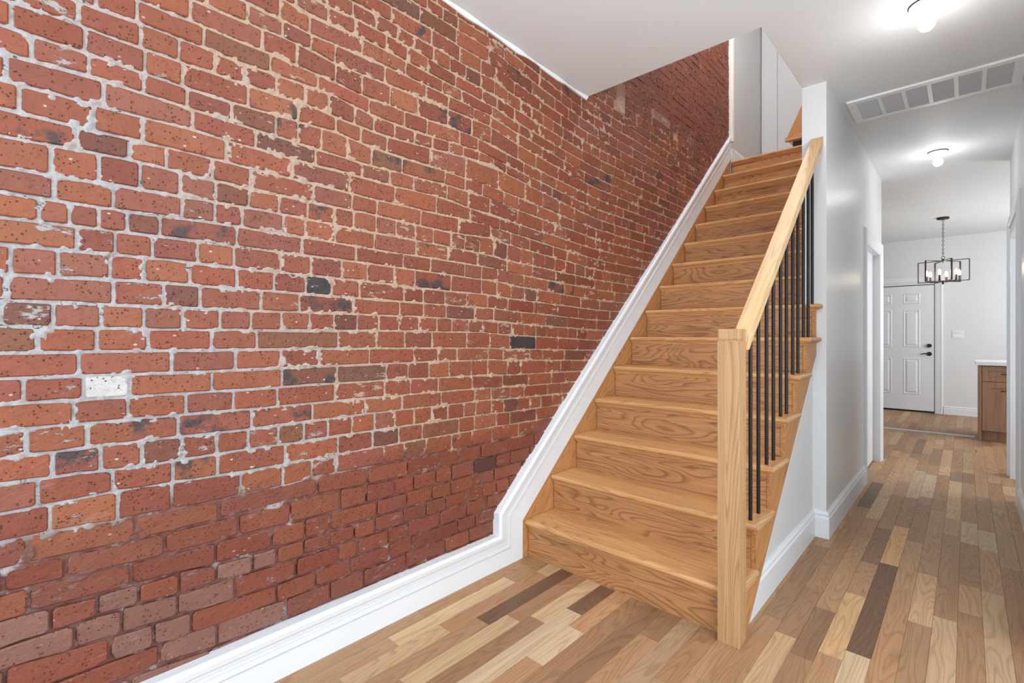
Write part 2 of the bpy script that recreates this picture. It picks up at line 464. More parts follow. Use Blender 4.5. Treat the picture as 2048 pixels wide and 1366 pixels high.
# door casings
CAS = [(0, 0), (0, .011), (.006, .019), (.018, .022), (.030, .018), (.055, .015), (.075, .013), (.088, .010), (.095, .008), (.095, 0)]
struct(MB().sweep([(3.275, 0), (3.275, 2.095), (4.345, 2.095), (4.345, 0)], CAS, lambda u, v, h: (XH+h, u, v))
       .box(XC-.01, XH+.006, 3.360, 3.380, 0, 1.99).box(XC-.01, XH+.006, 4.240, 4.262, 0, 1.99).box(XC-.01, XH+.006, 3.360, 4.262, 1.98, 2.006)
       .box(XC+.03, XC+.075, 3.372, 3.384, 0, 1.985).box(XC+.03, XC+.075, 4.238, 4.25, 0, 1.985), 'trim_4', M_TRIM)
struct(MB().sweep([(4.415, 0), (4.415, 2.14), (3.395, 2.14), (3.395, 0)], CAS, lambda u, v, h: (XR-h, u, v))
       .box(XR-.006, XR+.14, 3.486, 3.51, 0, 2.045).box(XR-.006, XR+.125, 4.31, 4.334, 0, 2.045).box(XR-.006, XR+.125, 3.486, 4.334, 2.035, 2.06), 'trim_5', M_TRIM)
mb = MB().box(XH-.09, XH-.05, 3.374, 4.248, .01, 1.98); struct(mb, 'door_2', M_DOOR)
struct(MB().sweep([(1.538, 0), (1.538, 2.155), (.44, 2.155), (.44, 0)][::-1], [(d, h) for d, h in CAS], lambda u, v, h: (u, YB-h, v)), 'trim_6', M_TRIM)

# six-panel back door
dm = MB().box(.532, 1.434, YB-.012, YB+.02, .028, 2.003)
door = struct(dm, 'door_1', M_DOOR)
struct_gap = MB().box(.525, 1.445, YB-.004, YB-.001, .0, 2.016).build('door_gap', M_DARK, door)
def raised_panel(x0, x1, z0, z1):
    y = YB-.012
    m = MB()
    r = [(0, 0), (.012, .0065), (.022, -.001), (.034, -.001), (.052, .008)]
    for j, (ins, out) in enumerate(r):
        m.v += [(x0+ins, y-out, z0+ins), (x1-ins, y-out, z0+ins), (x1-ins, y-out, z1-ins), (x0+ins, y-out, z1-ins)]
        if j:
            b = (j-1)*4
            m.f += [[b+i, b+(i+1) % 4, b+4+(i+1) % 4, b+4+i] for i in range(4)]
    m.f.append([16, 17, 18, 19])
    m.build('door_panel', M_DOOR, door)
for x0, x1 in ((.655, .915), (1.055, 1.268)):
    for z0, z1 in ((1.72, 1.885), (1.025, 1.622), (.275, .855)):
        raised_panel(x0, x1, z0, z1)
M_ = MB().lathe([(0, -.052), (.026, -.050), (.030, -.044), (.030, -.014), (0, -.012)], (1.379, YB, 1.055), 'y', 18)
M_.build('deadbolt', M_BLACK, door, smooth=True)
hd = MB().lathe([(0, -.030), (.026, -.028), (.032, -.020), (.032, -.012), (0, -.012)], (1.379, YB, .926), 'y', 18)
hd.tube((1.379, YB-.03, .926), (1.379, YB-.058, .926), .010).tube((1.382, YB-.056, .926), (1.33, YB-.060, .932), .0085).tube((1.33, YB-.060, .932), (1.275, YB-.058, .920), .0075)
hd.build('door_handle', M_BLACK, door, smooth=True)

# ------------------------------------------------------------------ brick wall
BEDS=[[(-1.22,0.202),(-1.05,0.183),(-0.97,0.178)],[(-1.35,0.271),(-1.25,0.269),(-1.15,0.258),(-1.07,0.266),(-0.97,0.255)],[(-1.54,0.356),(-1.43,0.343),(-1.32,0.338),(-1.18,0.332),(-0.97,0.318)],[(-1.56,0.41),(-1.47,0.411),(-1.37,0.416),(-1.18,0.401),(-1.07,0.402),(-0.97,0.394)],[(-1.56,0.481),(-1.35,0.471),(-1.18,0.47),(-1.08,0.458),(-0.97,0.453)],[(-1.56,0.549),(-1.44,0.544),(-1.22,0.535),(-1.07,0.532),(-0.97,0.53)],[(-1.56,0.613),(-1.35,0.602),(-1.21,0.604),(-0.97,0.602),(-0.73,0.61),(-0.56,0.601),(-0.4,0.593),(-0.19,0.59)],[(-1.56,0.688),(-1.33,0.672),(-1.2,0.671),(-0.87,0.667),(-0.74,0.674),(-0.49,0.667),(-0.09,0.664),(0.25,0.657)],[(-1.56,0.755),(-1.32,0.759),(-0.97,0.745),(-0.49,0.744),(0.25,0.735)],[(-1.56,0.831),(-1.31,0.822),(-0.97,0.82),(-0.49,0.815),(0.25,0.806)],[(-1.56,0.897),(-1.31,0.897),(-0.97,0.888),(-0.49,0.889),(0.25,0.877)],[(-1.56,0.965),(-1.31,0.964),(-0.97,0.958),(-0.49,0.952),(0.25,0.941)],[(-1.56,1.033),(-1.31,1.029),(-0.97,1.025),(-0.49,1.023),(0.25,1.005)],[(-1.56,1.1),(-1.31,1.096),(-0.97,1.093),(-0.49,1.092),(0.25,1.086)],[(-1.56,1.165),(-1.31,1.164),(-0.97,1.162),(-0.49,1.157),(0.25,1.144)],[(-1.56,1.233),(-1.31,1.229),(-0.98,1.227),(-0.49,1.23),(0.24,1.225)],[(-1.56,1.298),(-1.31,1.297),(-0.98,1.295),(-0.49,1.296),(0.24,1.287)],[(-1.56,1.366),(-1.31,1.37),(-0.98,1.368),(-0.49,1.359),(0.24,1.351)],[(-1.56,1.44),(-1.31,1.442),(-0.98,1.437),(-0.5,1.43),(-0.26,1.421),(0.24,1.418)],[(-1.56,1.508),(-1.31,1.51),(-0.98,1.508),(-0.5,1.505),(0.24,1.492)],[(-1.56,1.572),(-1.31,1.571),(-0.98,1.576),(-0.5,1.565),(-0.13,1.562),(0.24,1.559)],[(-1.56,1.633),(-1.32,1.641),(-1.17,1.641),(-0.98,1.644),(-0.67,1.637),(-0.5,1.633),(-0.13,1.63),(0.24,1.619)],[(-1.56,1.713),(-1.32,1.721),(-0.98,1.707),(-0.5,1.705),(-0.13,1.695),(0.23,1.711)],[(-1.56,1.783),(-1.44,1.78),(-1.32,1.78),(-1.21,1.783),(-0.98,1.778),(-0.5,1.769),(-0.14,1.77),(0.23,1.774)],[(-1.56,1.852),(-1.36,1.851),(-1.15,1.855),(-0.98,1.847),(-0.56,1.844),(-0.42,1.842),(-0.14,1.848),(0.01,1.833),(0.23,1.83)],[(-1.56,1.918),(-1.41,1.928),(-1.36,1.923),(-1.18,1.918),(-0.98,1.912),(-0.76,1.904),(-0.54,1.899),(-0.44,1.905),(-0.3,1.905),(-0.13,1.913),(0.01,1.909),(0.23,1.911)],[(-1.56,1.987),(-1.4,1.985),(-1.28,1.98),(-1.18,1.977),(-0.98,1.977),(-0.68,1.989),(-0.56,1.977),(-0.38,1.971),(-0.21,1.975),(0.01,1.967),(0.22,1.98)],[(-1.54,2.051),(-1.42,2.054),(-1.28,2.05),(-1.18,2.049),(-0.99,2.051),(-0.8,2.054),(-0.68,2.044),(-0.45,2.038),(-0.22,2.053),(0.22,2.086)],[(-1.42,2.116),(-1.28,2.119),(-1.1,2.117),(-0.99,2.115),(-0.71,2.124),(-0.52,2.102),(-0.31,2.102),(-0.07,2.115),(0.22,2.126)],[(-1.29,2.183),(-1.15,2.184),(-0.99,2.183),(-0.76,2.178),(-0.57,2.165),(-0.39,2.169),(-0.12,2.18),(0.22,2.181)],[(-1.15,2.251),(-0.99,2.254),(-0.79,2.256),(-0.69,2.243),(-0.45,2.25),(-0.26,2.255),(0.21,2.267)],[(-0.99,2.318),(-0.78,2.31),(-0.58,2.32),(-0.37,2.319),(-0.16,2.318),(0.21,2.32)],[(-0.85,2.388),(-0.79,2.374),(-0.72,2.378),(-0.61,2.386),(-0.48,2.385),(-0.37,2.38),(-0.17,2.375),(0.21,2.372)],[(-0.77,2.437),(-0.62,2.448),(-0.41,2.449),(-0.26,2.441),(-0.1,2.43),(0.07,2.432),(0.2,2.439)],[(-0.63,2.507),(-0.46,2.509),(-0.23,2.502),(-0.03,2.497),(0.2,2.506)],[(-0.5,2.572),(-0.31,2.576),(-0.1,2.57),(0.07,2.572),(0.2,2.579)],[(-0.35,2.645),(-0.27,2.644),(-0.09,2.639),(0.12,2.647),(0.2,2.658)],[(-0.24,2.698),(-0.09,2.699),(0.12,2.7),(0.19,2.718)]]
HEADS=[[-1.493,-1.228,-1.072,-0.848,-0.686,-0.54],[-1.347,-1.243,-1.144,-0.883,-0.74,-0.6,-0.419,-0.307,-0.037],[-1.423,-1.319,-1.181,-1.021,-0.814,-0.652,-0.568,-0.426,-0.32,-0.15,0.017],[-1.471,-1.374,-1.279,-1.179,-1.076,-0.965,-0.881,-0.787,-0.687,-0.585,-0.491,-0.353,-0.228,-0.114,0.024],[-1.514,-1.297,-1.076,-0.9,-0.783,-0.683,-0.48,-0.334,-0.194,-0.085,0.056],[-1.44,-1.216,-1.007,-0.837,-0.643,-0.531,-0.397,-0.296,-0.173,-0.078,0.064],[-1.514,-1.288,-1.068,-0.737,-0.526,-0.329,-0.145,-0.025,0.113],[-1.472,-1.33,-1.198,-1.002,-0.863,-0.756,-0.661,-0.446,-0.346,-0.224,-0.076,0.054,0.194],[-1.495,-1.341,-1.195,-1.072,-0.855,-0.652,-0.502,-0.371,-0.248,-0.031,0.069,0.225],[-1.467,-1.368,-1.273,-1.172,-1.074,-0.979,-0.879,-0.787,-0.695,-0.593,-0.494,-0.393,-0.295,-0.197,-0.1,-0.0,0.081,0.188],[-1.397,-1.182,-0.969,-0.755,-0.536,-0.357,-0.141,0.072,0.188],[-1.425,-1.306,-1.161,-1.025,-0.884,-0.666,-0.445,-0.313,-0.16,0.055],[-1.522,-1.302,-1.089,-0.867,-0.659,-0.437,-0.326,-0.213,-0.094,0.046,0.16],[-1.414,-1.2,-1.02,-0.87,-0.73,-0.516,-0.298,-0.164,-0.046,0.163],[-1.376,-1.259,-1.091,-0.952,-0.654,-0.485,-0.346,-0.197,0.016,0.171],[-1.563,-1.466,-1.367,-1.268,-1.172,-1.066,-0.972,-0.87,-0.768,-0.672,-0.574,-0.474,-0.375,-0.272,-0.169,-0.081,0.027,0.123,0.233],[-1.554,-1.339,-1.221,-1.124,-0.939,-0.807,-0.591,-0.373,-0.246,-0.116,0.063],[-1.546,-1.457,-1.347,-1.268,-1.153,-1.016,-0.896,-0.783,-0.681,-0.564,-0.351,-0.247,-0.124,0.014,0.156],[-1.418,-1.336,-1.249,-1.131,-1.025,-0.875,-0.765,-0.641,-0.529,-0.404,-0.294,-0.087,0.112],[-1.494,-1.434,-1.373,-1.309,-1.23,-1.018,-0.798,-0.582,-0.356,-0.211,-0.0,0.11,0.224],[-1.466,-1.341,-1.175,-1.083,-1.002,-0.867,-0.788,-0.669,-0.499,-0.291,-0.11,0.082],[-1.472,-1.373,-1.28,-1.181,-1.082,-0.981,-0.883,-0.78,-0.678,-0.594,-0.495,-0.398,-0.297,-0.199,-0.098,-0.006,0.092,0.192],[-1.422,-1.306,-1.216,-1.092,-0.977,-0.759,-0.604,-0.492,-0.273,-0.052,0.167],[-1.531,-1.386,-1.275,-1.054,-0.843,-0.616,-0.409,-0.187,0.024],[-1.554,-1.365,-1.149,-0.964,-0.755,-0.565,-0.435,-0.314,-0.125,0.005,0.157],[-1.508,-1.396,-1.274,-1.165,-1.039,-0.899,-0.822,-0.733,-0.63,-0.523,-0.376,-0.143,-0.017,0.102],[-1.545,-1.404,-1.271,-1.178,-0.99,-0.821,-0.679,-0.574,-0.451,-0.233,-0.016,0.215],[-1.535,-1.419,-1.281,-1.187,-1.091,-1.001,-0.899,-0.801,-0.708,-0.602,-0.516,-0.418,-0.318,-0.219,-0.123,-0.035,0.071],[-1.478,-1.382,-1.291,-1.123,-0.921,-0.752,-0.54,-0.371,-0.252,-0.061,0.06],[-1.16,-0.948,-0.832,-0.684,-0.572,-0.446,-0.304,-0.135,0.016,0.148],[-0.997,-0.883,-0.78,-0.689,-0.471,-0.263,-0.135,0.029,0.141],[-0.892,-0.786,-0.576,-0.372,-0.173,-0.054,0.156],[-0.718,-0.609,-0.469,-0.364,-0.258,-0.096,0.083],[-0.618,-0.516,-0.415,-0.329,-0.227,-0.131,-0.032,0.068,0.169],[-0.447,-0.239,-0.074,0.069],[-0.305,-0.097,0.123],[-0.268,-0.179,-0.088,0.129]]
PITCH = .0666
NB = len(BEDS)
def bed_z(i, Y):
    """height of bed joint i at Y: traced for the visible part, carried on at the course pitch beyond"""
    if 0 <= i < NB:
        a = np.array(BEDS[i]); ys = a[:, 0]; zs = a[:, 1]
        w = np.clip((np.asarray(Y)-ys[-1])/.9, 0, 1)*.8+.2*(np.asarray(Y) > ys[-1]-.01)
        reg = .205+PITCH*(i-.3)-.004*np.maximum(0, np.asarray(Y)-.25)
        return np.interp(Y, ys, zs)*(1-w)+reg*w
    if i < 0: return bed_z(0, Y) + PITCH*i
    return bed_z(NB-1, Y) + PITCH*(i-NB+1)
FIRST, LAST = -2, NB+26
HEADER_AT = {i for i in range(FIRST, LAST) if (i-3) % 6 == 0}
SKZ = lambda Y: np.where(np.asarray(Y) < .206, .177, .290+SL*(np.asarray(Y)-.206))

def proj_area(y0, y1, z0, z1):
    """how large the brick shows from the hall, to decide which 300 are single parts"""
    y = (y0+y1)/2; z = (z0+z1)/2
    c, s_ = math.cos(.7513), math.sin(.7513)
    P = []
    for yy, zz in ((y0, z0), (y1, z0), (y1, z1), (y0, z1)):
        X = -1.79; Y = yy+1.581; Z = zz-1.209
        dep = -X*s_+Y*c
        if dep < .1: return 0
        P.append((1024+973.8*(X*c+Y*s_)/dep, 671.6-973.8*Z/dep))
    if all(p[0] < 0 for p in P) or all(p[1] < 0 for p in P) or all(p[1] > 1366 for p in P): return 0
    P = [(min(max(p[0], 0), 2048), min(max(p[1], 0), 1366)) for p in P]
    a = 0
    for i in range(4):
        a += P[i][0]*P[(i+1) % 4][1]-P[(i+1) % 4][0]*P[i][1]
    return abs(a)/2

BURNT = [(-.73, 1.398), (-.71, 1.336), (.126, .56), (.334, 1.173), (-.957, 2.018), (-.866, 1.957), (.848, 1.174), (-1.556, 1.742), (.746, 1.529),
         (-1.112, 1.545), (-1.336, .934), (-1.144, .926), (-1.45, .870), (-.688, 1.058), (-.803, .917), (-.26, 1.461), (-.251, 1.595), (.371, 2.622),
         (-.692, 2.362), (1.063, 2.264), (-.282, 2.215), (-.112, 2.243), (-.375, 1.952), (1.272, 2.258), (1.1, 2.2)]
FULLDARK = [(-.73, 1.398), (.126, .56), (.334, 1.173)]
UPRIGHT = [(1.864, 2.775, 3.0), (2.254, 2.775, 2.995), (2.665, 2.77, 2.97)]
PATCH = (1.385, 1.490, 2.79, 2.99)

bricks = []          # (y0,y1, course)
for ci in range(FIRST, LAST):
    k = ci
    heads = []
    if 0 <= ci < len(HEADS): heads = list(HEADS[ci])
    if ci == 12: heads.append(-1.405)
    heads.sort()
    header = ci in HEADER_AT
    if not heads: heads = [-1.6+random.random()*.1]
    # one traced brick before the frame's edge, then on to the right
    L = list(heads)
    while L[0] > -2.75: L.insert(0, L[0]-(.105 if header else random.choice([.21, .21, .12])))
    while L[-1] < 4.0:
        if header: st = .100+random.uniform(-.006, .006)
        else: st = random.choice([.213, .213, .213, .208, .14, .11, .155])+random.uniform(-.006, .006)
        L.append(L[-1]+st)
    for a, b in zip(L[:-1], L[1:]):
        if b < -2.70: continue
        a = max(a, -2.75)
        if b > YLEFT_END-.01: b = YLEFT_END-.01
        if a > YLEFT_END-.05: continue
        bricks.append([a, b, ci])

def hidden(y0, y1, z0, z1):
    ym = (y0+y1)/2
    if z1 < float(SKZ(y0))-.06: return True           # behind the skirting and the stairs
    if y1 < YO and z0 > H+.02: return True            # above the hall ceiling
    if z0 > 4.55: return True
    lim = 2.76+max(0, (y0-YO))*.62+.25                # hidden by the ceiling edge even from a step aside
    return y0 > YO and z0 > lim

PALETTE = [(.228, .066, .032), (.238, .073, .033), (.218, .061, .031), (.221, .065, .035), (.204, .062, .038), (.252, .083, .037), (.196, .056, .032), (.214, .073, .044), (.244, .078, .035)]
faces_geo = []
for y0, y1, ci in bricks:
    ym = (y0+y1)/2
    z00, z01 = float(bed_z(ci, y0)), float(bed_z(ci, y1)); z10, z11 = float(bed_z(ci+1, y0)), float(bed_z(ci+1, y1))
    zm = (z00+z11)/2
    if hidden(y0, y1, min(z00, z01), max(z10, z11)): continue
    if any(abs(ym-u) < .055+(y1-y0)/2 and u1 < zm < u2 for u, u1, u2 in UPRIGHT):
        # cut the course around the upright brick
        u = [q for q in UPRIGHT if abs(ym-q[0]) < .055+(y1-y0)/2 and q[1] < zm < q[2]][0][0]
        if y0 < u-.036 < y1 and (u-.036-y0) > .03: y1 = u-.036
        elif y0 < u+.036 < y1 and (y1-u-.036) > .03: y0 = u+.036
        else: continue
    if PATCH[2]-.02 < zm < PATCH[3] and y1 > PATCH[0] and y0 < PATCH[1]:
        if PATCH[0]-y0 > .04: y1 = PATCH[0]
        elif y1-PATCH[1] > .04: y0 = PATCH[1]
        else: continue
    # joint widths: wider near the lime-pointed end
    jw = .0040+.0018*random.random() if ym < .3 else .0032+.0014*random.random()
    jh = .0046 if ym < -.3 else .0040
    if zm > 2.8: jw *= .6; jh *= .65
    if zm < .66: jw *= .8*random.uniform(.6, 1.5); jh *= .8*random.uniform(.7, 1.5)
    faces_geo.append(dict(y0=y0+jw, y1=y1-jw, z00=z00+jh, z01=z01+jh, z10=z10-jh, z11=z11-jh, ci=ci))
for u, z0, z1 in UPRIGHT:
    faces_geo.append(dict(y0=u-.030, y1=u+.030, z00=z0, z01=z0, z10=z1, z11=z1, ci=99))

def brick_mesh(g):
    y0, y1 = g['y0'], g['y1']; Lh = y1-y0; hgt = g['z10']-g['z00']
    J = lambda s: random.uniform(-s, s)
    c = min(.007, hgt*.16); rc = lambda: random.uniform(.25, 1.0)*c*(2.2 if random.random() < .12 else 1)
    def zt(y): t = (y-y0)/Lh; return g['z10']*(1-t)+g['z11']*t
    def zb(y): t = (y-y0)/Lh; return g['z00']*(1-t)+g['z01']*t
    if g['ci'] < 7: c *= 1.5
    r = [rc() for _ in range(8)]; cy0 = (y0+y1)/2
    ring = [(y0, zb(y0)+r[0]), (y0+r[1], zb(y0)), (y0+Lh*random.uniform(.4, .6), zb(cy0)+J(.0028)), (y1-r[2], zb(y1)), (y1, zb(y1)+r[3]),
            (y1, zt(y1)-r[4]), (y1-r[5], zt(y1)), (y0+Lh*random.uniform(.4, .6), zt(cy0)+J(.0028)), (y0+r[6], zt(y0)), (y0, zt(y0)-r[7])]
    n = len(ring); cy = (y0+y1)/2; cz = (g['z00']+g['z01']+g['z10']+g['z11'])/4
    proud = random.uniform(.0, .004) - .0005
    ty, tz = J(.010), J(.022)
    if g['ci'] < 7 and g['ci'] != 99: proud += random.uniform(-.0015, .005); tz += J(.06); ty += J(.02)
    V = []
    for dep, ins in ((-.016, -.0005), (-.0030, 0.0), (0, .0032)):
        for y, z in ring:
            yy = y-math.copysign(min(ins, abs(y-cy)), y-cy); zz = z-math.copysign(min(ins, abs(z-cz)*.5), z-cz)
            X = float(wx(yy, zz))+dep+(proud+ty*(yy-cy)+tz*(zz-cz)+(J(.0006) if dep == 0 else 0) if dep > -.01 else 0)
            V.append((X, yy, zz))
    F = []
    for k in range(2):
        for i in range(n):
            a = k*n+i; b = k*n+(i+1) % n
            F.append([a, b, b+n, a+n])
    F.append([2*n+i for i in range(n)])
    near = lambda q: y0-.01 < q[0] < y1+.01 and g['z00']-.006 < q[1] < g['z10']+.006
    tint = random.choice(PALETTE); m = random.uniform(.90, 1.12); hue = random.uniform(.93, 1.07)
    tint = (tint[0]*m*1.03, tint[1]*m*hue*.97, tint[2]*m*hue*.95)
    if random.random() < .07 and g['ci'] > 6: tint = (tint[0]*.72, tint[1]*.85, tint[2]*.95)   # browner brick
    burn = random.random()*.14 if random.random() < .96 else .36
    if any(near(q) for q in BURNT): burn = .50
    if any(near(q) for q in FULLDARK): tint = (.040, .030, .031); burn = .3
    if g['ci'] == 99: burn = 0
    if g['ci'] == 12 and near((-1.33, 1.07)) and (y1-y0) < .14: tint = (.50, .49, .48); burn = 0
    if g['ci'] <= 3 and y1 < -.85 and random.random() < .75: tint = (.25*m, .135*m, .105*m)                    # pale, dusty bricks at the bottom
    rnd = (random.random(), burn, random.random()**2)
    return V, F, tint, rnd

def set_attr(me, name, cols):
    at = me.color_attributes.new(name, 'FLOAT_COLOR', 'POINT')
    at.data.foreach_set('color', np.asarray(cols, dtype=np.float32).ravel())

# the joint surface itself: lime mortar, ragged where it laps over the bricks
GS = .0052
gy = np.arange(-2.76, YLEFT_END, GS); gz = np.arange(.10, 4.50, GS)
NY, NZ = len(gy), len(gz)
def vnoise(cell, seed):
    r = np.random.default_rng(seed)
    ny = int((gy[-1]-gy[0])/cell)+3; nz = int((gz[-1]-gz[0])/cell)+3
    Lg = r.random((ny, nz))
    fy = (gy-gy[0])/cell; fz = (gz-gz[0])/cell
    iy = fy.astype(int); iz = fz.astype(int); ty = fy-iy; tz = fz-iz
    ty = ty*ty*(3-2*ty); tz = tz*tz*(3-2*tz)
    a = Lg[iy][:, iz]; b = Lg[iy+1][:, iz]; c = Lg[iy][:, iz+1]; d_ = Lg[iy+1][:, iz+1]
    ty = ty[:, None]; tz = tz[None, :]
    return (a*(1-ty)+b*ty)*(1-tz)+(c*(1-ty)+d_*ty)*tz
inside = np.full((NY, NZ), -1.0)     # distance inside a brick, -1 in the joints
for g in faces_geo:
    i0 = max(0, int((g['y0']-gy[0])/GS)); i1 = min(NY-1, int((g['y1']-gy[0])/GS)+1)
    zlo = min(g['z00'], g['z01']); zhi = max(g['z10'], g['z11'])
    j0 = max(0, int((zlo-gz[0])/GS)); j1 = min(NZ-1, int((zhi-gz[0])/GS)+1)
    if i1 <= i0 or j1 <= j0: continue
    yy = gy[i0:i1+1][:, None]; zz = gz[j0:j1+1][None, :]
    t_ = (yy-g['y0'])/(g['y1']-g['y0'])
    zb = g['z00']*(1-t_)+g['z01']*t_; zt = g['z10']*(1-t_)+g['z11']*t_
    dd = np.minimum(np.minimum(yy-g['y0'], g['y1']-yy), np.minimum(zz-zb, zt-zz))
    blk = inside[i0:i1+1, j0:j1+1]
    inside[i0:i1+1, j0:j1+1] = np.maximum(blk, dd)
nA, nB, nC, nD = vnoise(.010, 1), vnoise(.028, 2), vnoise(.09, 3), vnoise(.0055, 4)
YY, ZZ = np.meshgrid(gy, gz, indexing='ij')
quiet = (ZZ < .66) | (ZZ > 2.82)
h = -.0028 + (nA-.5)*.0058 + (nB-.5)*.0050 + (nD-.5)*.0030
h = np.where(ZZ > 2.82, h+.0012, h)
h = np.where(ZZ < .66, h-.0012+(nB-.5)*.006, h)
h = np.where((ZZ < .50) & (YY < -.75), h-.0035, h)
lap = np.clip(inside, 0, .05)
smear = np.clip(nC*.5+nB*.5-.50, 0, 1)*.034*np.clip(nA*1.7-.2, 0, 1)
h = h - lap*(.50) + np.where(inside > 0, np.clip(smear, 0, .0060), 0)
h = np.where(inside > .012, np.minimum(h, -.002-.5*(inside-.012)), h)
h = np.maximum(h, -.013)
pin = (YY > PATCH[0]-.01) & (YY < PATCH[1]+.01+.012*(nC-.5)) & (ZZ > PATCH[2]-.01) & (ZZ < PATCH[3])
h = np.where(pin, .004+.004*nA, h)
XX = wx(YY, ZZ)+h
limz = np.where(YY > YO, 2.80+(YY-YO)*.62+.28, H+.03)
keep = (ZZ > SKZ(YY)-.03) & (ZZ < limz)
idx = np.full((NY, NZ), -1, dtype=np.int64)
kq = keep[:-1, :-1] & keep[1:, :-1] & keep[:-1, 1:] & keep[1:, 1:]
# deep inside the bricks the mortar is never seen: leave it out
deep = inside > .016
kq &= ~(deep[:-1, :-1] & deep[1:, :-1] & deep[:-1, 1:] & deep[1:, 1:])
used = np.zeros_like(keep)
used[:-1, :-1] |= kq; used[1:, :-1] |= kq; used[:-1, 1:] |= kq; used[1:, 1:] |= kq
idx[used] = np.arange(used.sum())
co = np.stack([XX[used], YY[used], ZZ[used]], 1).astype(np.float32)
Q = np.stack([idx[:-1, :-1][kq], idx[1:, :-1][kq], idx[1:, 1:][kq], idx[:-1, 1:][kq]], 1).astype(np.int32)
me = bpy.data.meshes.new('wall_left')
me.vertices.add(len(co)); me.vertices.foreach_set('co', co.ravel())
me.loops.add(Q.size); me.loops.foreach_set('vertex_index', Q.ravel())
me.polygons.add(len(Q)); me.polygons.foreach_set('loop_start', np.arange(0, Q.size, 4, dtype=np.int32))
me.polygons.foreach_set('use_smooth', np.ones(len(Q), dtype=bool))
me.materials.append(M_MORTAR); me.update(calc_edges=True); me.validate()
WALL = bpy.data.objects.new('wall_left', me); COL.objects.link(WALL); WALL['kind'] = 'structure'
# solid masonry behind
bk = MB().box(-.25, -.016, -3.5, 3.62, 0, 5.3).build('masonry_core', M_MORTAR, WALL)
nearw = MB().box(-.016, .012, -3.5, -2.75, .1, H).build('masonry_face', M_BRICK, WALL)
set_attr(nearw.data, 'tint', [(.25, .075, .042, 1)]*8); set_attr(nearw.data, 'rnd', [(.4, .1, .2, 1)]*8)

ranked = sorted(faces_geo, key=lambda g: -proj_area(g['y0'], g['y1'], g['z00'], g['z10']))
for g in ranked[:300]:
    V, F, tint, rnd = brick_mesh(g)
    o = mesh_obj('brick', V, F, M_BRICK, WALL)
    set_attr(o.data, 'tint', [tint+(1,)]*len(V)); set_attr(o.data, 'rnd', [rnd+(1,)]*len(V))
V, F, T1, R1 = [], [], [], []
for g in ranked[300:]:
    v, f, tint, rnd = brick_mesh(g); b = len(V)
    V += v; F += [[b+i for i in q] for q in f]; T1 += [tint+(1,)]*len(v); R1 += [rnd+(1,)]*len(v)
far = mesh_obj('small_bricks', V, F, M_BRICK, WALL, 'stuff')
set_attr(far.data, 'tint', T1); set_attr(far.data, 'rnd', R1)
print('bricks', len(faces_geo), 'mortar quads', len(Q))

# ------------------------------------------------------------------ floor of oak strips
FLOOR = struct(MB().box(-.05, XR+.14, -3.5, YE, -.06, -.012).box(-1.6, 4.0, YE, YB+.05, -.06, -.012).box(XR+.14, 3.2, -3.5, 1.1, -.06, -.012).box(XR+.14, 3.2, 1.1, 4.4, -.06, 0), 'floor', M_SUB)
rows = [-.045, .035, .112, .190, .268, .348, .428, .508]+[.508+.0815*i for i in range(1, 7)]+[1.934-.0778*k for k in range(11, -30, -1)]
rows = [r for r in rows if r < 4.05]
TONES = [((182, 144, 107), 6), ((175, 137, 101), 7), ((168, 130, 95), 6), ((190, 153, 114), 4), ((160, 124, 92), 2), ((200, 166, 128), 2), ((148, 114, 84), 1), ((178, 148, 114), 2)]
pool = [c for c, w in TONES for _ in range(w)]
LIGHT, DARK, PALE, GREYB = (208, 178, 138), (118, 88, 66), (196, 174, 142), (150, 126, 104)
FIXED = {}          # row index -> [(y0,y1,colour)]
def fix(xm, y0, y1, c):
    i = max(k for k in range(len(rows)) if rows[k] <= xm)
    FIXED.setdefault(i, []).append((y0, y1, c))
for a in [(1.35, 2.40, 2.95, LIGHT), (1.50, 1.66, 2.35, (216, 172, 120)), (1.66, 1.08, 1.66, (214, 176, 132)), (1.74, 2.75, 3.86, (212, 180, 138)), (1.50, 3.11, 4.10, PALE),
          (1.58, 3.2, 4.0, (204, 180, 148)), (1.27, 2.62, 3.40, (134, 104, 82)), (1.73, 3.89, 4.24, GREYB), (1.89, .6, 1.63, (200, 170, 134)), (1.74, .5, 1.2, (204, 172, 134)),
          (1.89, 2.24, 2.62, PALE), (1.81, 2.3, 2.75, (196, 172, 138)), (1.42, .585, 1.18, (206, 168, 122)), (1.50, .665, 1.636, DARK), (1.50, -.4, .660, (206, 180, 146)), (1.58, .2, 1.4, (190, 146, 106)),
          (.15, -.495, .176, LIGHT), (.30, -.158, .445, DARK), (.39, -.60, -.057, LIGHT), (.47, .01, .445, LIGHT), (.53, .165, .44, (128, 98, 74)), (.23, .33, .44, LIGHT), (.56, -.60, .165, (208, 184, 152)),
          (.63, -.20, .06, (206, 182, 148)), (.30, -.9, -.163, (176, 138, 102)), (.23, -.3, .326, (184, 140, 100)), (.39, -.053, .5, (170, 130, 96)), (.08, -.3, .5, (176, 134, 94)), (.63, .065, .5, (190, 148, 108))]:
    fix(*a)
planks = []
